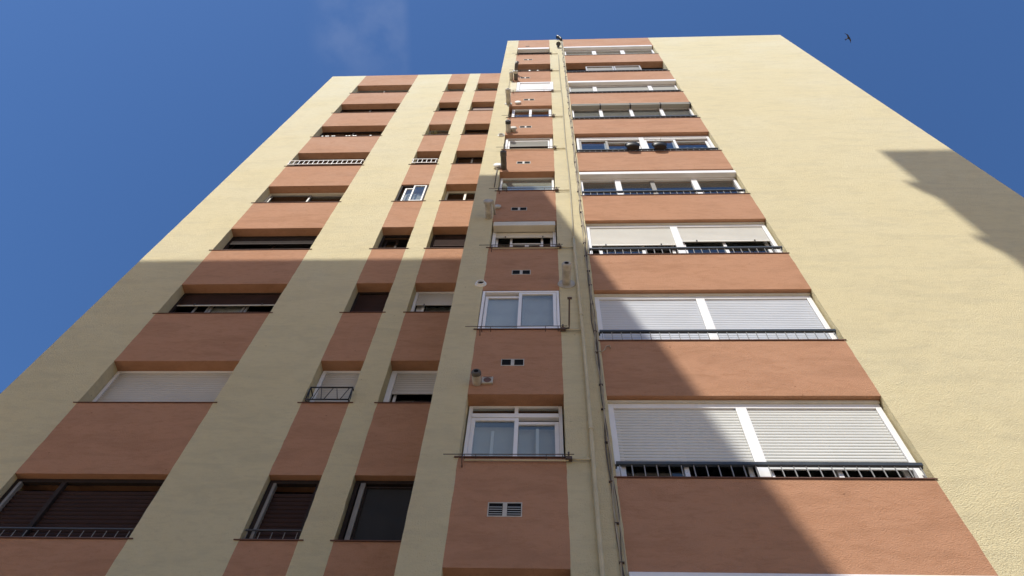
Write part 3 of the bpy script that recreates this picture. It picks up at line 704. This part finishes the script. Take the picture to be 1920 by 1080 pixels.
# cable bundle along the edge of the wide windows
for j, (m, ph, r) in enumerate((('cable', 0, .009), ('cable_pale', 2.1, .010), ('cable', 4.0, .006), ('cable_pale', 5.2, .006))):
    pts = []
    z = 1.0
    while z < 32.5:
        pts.append((.772 + .016 * math.sin(z * 1.7 + ph) + .010 * math.sin(z * 4.3 + ph * 2) + (j - 1.5) * .008, D - .014 - .006 * j, z)); z += .16
    MB().tube(pts, r, 6).build('cable', M[m], B)
ck = None; z = 4.6
while z < 31:
    if ck is None:
        ck = MB().box(.745, .80, D - .034, D - .001, -.005, .005).build('cable_clip', M['iron'], B); ck0 = ck.location.z; q = ck
    else:
        q = ck.copy(); COL.objects.link(q); q.parent = B
    q.location = (ck.location.x + random.uniform(-.012, .012), ck.location.y, ck0 + z); z += .5 + .35 * random.random()
MB().tube([(.78, D - .02, 9.0), (.84, D - .03, 8.96), (.88, D - .03, 9.02), (.91, D - .02, 9.12), (.97, D - .015, 9.14), (.97, D - .012, 9.08)], .008, 6).build('cable', M['cable_pale'], B)
for k in (6, 7, 8):
    MB().tube([(.80, D - .02, ZW(k) - .02), (.86, D - .04, ZW(k) - .10), (.90, D - .03, ZW(k) - .05), (.84, D - .02, ZW(k) - .01)], .006, 6).build('cable', M['cable'], B)
MB().tube([(-1.2, D - .012, 26.1), (-1.19, D - .012, 24.9), (-1.18, D - .012, 24.2)], .006, 6).build('cable', M['cable'], B)

# ------------------------------------------------------------------ loose things on the building
def pot(x, y, z, r, h, label):
    e = empty('plant_pot', (x, y, z), label, 'plant pot', 'black pots hung on the railing')
    e['group'] = 'black pots hung on the railing'
    n = 20; b = MB()
    prof = [(r * .80, 0), (r * .90, h * .75), (r * .92, h * .84), (r * .99, h * .85), (r * .99, h), (r * .96, h), (r * .93, h * .85)]
    rings = []
    for rr, zz in prof:
        kk = len(b.v); b.v += [(x + rr * math.cos(2 * math.pi * j / n), y + rr * .42 * math.sin(2 * math.pi * j / n), z + zz) for j in range(n)]; rings.append(kk)
    for p, q in zip(rings, rings[1:]):
        for j in range(n): b.f.append((p + j, p + (j + 1) % n, q + (j + 1) % n, q + j)); b.sm.append(True)
    b.f.append(tuple(rings[0] + j for j in reversed(range(n)))); b.sm.append(False)
    b.build('pot', M['pot'], e)
    s = MB(); s.quad(*[(x + r * .93 * math.cos(2 * math.pi * j / n), y + r * .39 * math.sin(2 * math.pi * j / n), z + h * .88) for j in range(n)]); s.build('soil', M['soil'], e)
    return e
p1 = pot(2.27, D - .10, ZW(7) + .025, .20, .24, 'black plant pot on the rail, left of the white window post')
p2 = pot(2.96, D - .10, ZW(7) + .025, .20, .24, 'black plant pot with a stalk on the rail, right of the white window post')
s = MB()
for q in range(7):
    a_ = random.uniform(0, 6.28); s.tube([(2.96 + .05 * math.cos(a_), D - .17 + .05 * math.sin(a_), ZW(7) + .25), (2.96 + .14 * math.cos(a_), D - .17 + .1 * math.sin(a_), ZW(7) + .25 + random.uniform(.08, .18))], [.006, .002], 5)
s.build('stem', M['dry'], p2)
s = MB()
for q in range(6):
    a_ = random.uniform(0, 6.28); s.tube([(2.27 + .05 * math.cos(a_), D - .17, ZW(7) + .25), (2.27 + .15 * math.cos(a_), D - .17 + .1 * math.sin(a_), ZW(7) + .25 + random.uniform(.05, .1))], [.005, .002], 5)
s.build('stem', M['dry'], p1)
# dry plant on the sill of window B, row 9
pe = empty('potted_plant', (-3.86, DL + .07, ZL(9) + .022), 'straggly dry plant on the sill of a narrow upper window', 'plant')
s = MB(); lf = MB()
for q in range(16):
    a_ = random.uniform(0, 6.28); l_ = random.uniform(.1, .26); tip = Vector((-3.86 + l_ * 1.1 * math.cos(a_), DL + .05 - abs(math.sin(a_)) * l_ * .6, ZL(9) + .14 + random.uniform(.08, .34)))
    base_ = Vector((-3.86, DL + .07, ZL(9) + .12)); s.tube([base_, base_.lerp(tip, .5) + Vector((0, 0, .04)), tip], [.005, .004, .002], 5)
    for u_ in range(5):
        c_ = base_.lerp(tip, .4 + .15 * u_); d1 = Vector((random.uniform(-1, 1), random.uniform(-1, 1), random.uniform(-.3, 1))).normalized() * .045; d2 = d1.orthogonal().normalized() * .014
        lf.quad(c_, c_ + d1 * .5 + d2, c_ + d1, c_ + d1 * .5 - d2)
s.build('stem', M['dry'], pe); lf.build('foliage', M['dry'], pe)
b = MB(); prof = [(.05, 0), (.07, .11), (.078, .11), (.078, .13)]
rings = []
for rr, zz in prof:
    kk = len(b.v); b.v += [(-3.86 + rr * math.cos(.4 * j), DL + .09 + rr * math.sin(.4 * j), ZL(9) + .022 + zz) for j in range(16)]; rings.append(kk)
for p, q in zip(rings, rings[1:]):
    for j in range(16): b.f.append((p + j, p + (j + 1) % 16, q + (j + 1) % 16, q + j)); b.sm.append(True)
b.build('pot', M['sill'], pe)
# line with small pale pegs under the lintel of window A, row 9
ce = empty('clothes_line', (-6.8, DL + .1, ZL(9) + .55), 'line of small pale pegs across a dark wide window', 'clothes line')
MB().tube([(-7.93, DL + .12, ZL(9) + .47), (-6.8, DL + .12, ZL(9) + .44), (-5.66, DL + .12, ZL(9) + .47)], .004, 5).build('cord', M['cable_pale'], ce)
for px_ in (-7.75, -7.62, -7.55, -7.4, -7.33, -6.9, -6.8, -6.65, -6.58, -6.05):
    MB().box(px_ - .03, px_ + .03, DL + .105, DL + .13, ZL(9) + .40, ZL(9) + .47).build('peg', M['cowl'], ce)
# small things on the ledge of kitchen window, row 10
for px_, rr, hh, mm, lb_ in ((-.52, .045, .17, 'cowl', 'small white jar on the ledge of a deep kitchen window'), (-.22, .05, .13, 'flue', 'small grey tin on the ledge of a deep kitchen window')):
    b = MB(); rings = []
    for r2, z2 in ((rr * .9, 0), (rr, .01), (rr, hh * .8), (rr * .8, hh * .9), (rr * .8, hh), (.001, hh)):
        kk = len(b.v); b.v += [(px_ + r2 * math.cos(2 * math.pi * j / 14), D + .02 + r2 * math.sin(2 * math.pi * j / 14), ZP(10) + .022 + z2) for j in range(14)]; rings.append(kk)
    for p, q in zip(rings, rings[1:]):
        for j in range(14): b.f.append((p + j, p + (j + 1) % 14, q + (j + 1) % 14, q + j)); b.sm.append(True)
    tag(b.build('jar', M[mm]), lb_, 'jar')

# ------------------------------------------------------------------ the swift overhead
dist = 30.0; c0 = ray(1591, 71) * dist; s_px = dist / F_PX
fw_ = (cr * .87 + cu * .5).normalized(); nn = (cr * -.5 + cu * .87).normalized(); dn = fw_.cross(nn).normalized()
def P3(a_, n_, h_=0.0): return c0 + (fw_ * a_ + nn * n_ + dn * h_) * s_px
b = MB()
b.tube([P3(-6.4, 0), P3(-4, 0), P3(-1, 0), P3(1.2, 0), P3(2.3, 0), P3(2.9, 0)], [.02 * s_px, .6 * s_px, 1.15 * s_px, 1.2 * s_px, .75 * s_px, .1 * s_px], 10)
for sg in (1, -1):
    out_ = [(1.6, .6, 0), (1.7, 3.0, .9), (.6, 6.0, 1.1), (-2.4 if sg > 0 else -1.6, 9.8 if sg > 0 else 9.2, .6)]
    inn = [(-1.6, .6, 0), (-.9, 3.0, .9), (-.9, 6.0, 1.1), (-2.5 if sg > 0 else -1.7, 9.9 if sg > 0 else 9.3, .6)]
    for i in range(3):
        for e in (.18, -.18):
            p = [P3(o[0], sg * o[1], o[2] + e) for o in (out_[i], out_[i + 1], inn[i + 1], inn[i])]; b.quad(*p)
    for seq in (out_, inn):
        for i in range(3): b.quad(P3(seq[i][0], sg * seq[i][1], seq[i][2] - .18), P3(seq[i + 1][0], sg * seq[i + 1][1], seq[i + 1][2] - .18), P3(seq[i + 1][0], sg * seq[i + 1][1], seq[i + 1][2] + .18), P3(seq[i][0], sg * seq[i][1], seq[i][2] + .18))
    for e in (.12, -.12): b.quad(P3(-3.6, sg * .1, e), P3(-3.8, sg * .7, e), P3(-7.4, sg * 1.5, e), P3(-5.8, sg * .3, e))
tag(b.build('bird', M['bird']), 'small dark swift gliding in the blue sky right of the tower', 'bird')

# ------------------------------------------------------------------ the blocks across the street that cast the two shadows
def block(x0, x1, y0, y1, top, label, ncol, nrow, balcony=()):
    e = empty('apartment_block', ((x0 + x1) / 2, (y0 + y1) / 2, GZ), label, 'building', 'blocks across the street')
    b = MB().box(x0, x1, y0, y1, GZ, top); b.build('wall', M['brickwall'], e)
    m_ = None
    for i in range(ncol):
        for j in range(nrow):
            xw = x0 + (i + .5) * (x1 - x0) / ncol; zw_ = GZ + 3.2 + j * 2.95
            if zw_ > top - 2: continue
            if m_ is None:
                m_ = MB().frame(xw - .7, xw + .7, zw_, zw_ + 1.4, y1 + .002, y1 + .06, .08).build('window', M['white'], e)
                pn = MB().box(xw - .62, xw + .62, y1 + .003, y1 + .03, zw_ + .08, zw_ + 1.32).build('pane', M['glass_dark'], m_)
                base_x, base_z = xw, zw_
            else:
                o = m_.copy(); COL.objects.link(o); o.parent = e; o.location = Vector(m_.location) + Vector((xw - base_x, 0, zw_ - base_z))
                q = pn.copy(); COL.objects.link(q); q.parent = o
    for bx in balcony: MB().box(*bx).build('balcony', M['paving'], e)
    return e
d1 = D + 5.0
block(-14.2, -.33 - .345 * d1, -21.0, -5.0, 16.46 + 1.2 * d1, 'pale apartment block behind the camera whose roof edge shades the tower\'s lower floors', 4, 11)
d2 = D + 14.0; xe = 8.36 - .345 * d2
block(xe, xe + 5.0, -21.0, -14.0, 17.8 + 1.2 * d2, 'pale tower behind the camera casting a shadow on the blank cream wall', 3, 14,
      ((xe - .06, xe + .3, -13.99, -13.4, 15.0 + 1.2 * d2 - .2, 15.0 + 1.2 * d2), (xe - .035, xe + .3, -13.99, -13.5, 12.3 + 1.2 * d2 - .2, 12.3 + 1.2 * d2)))
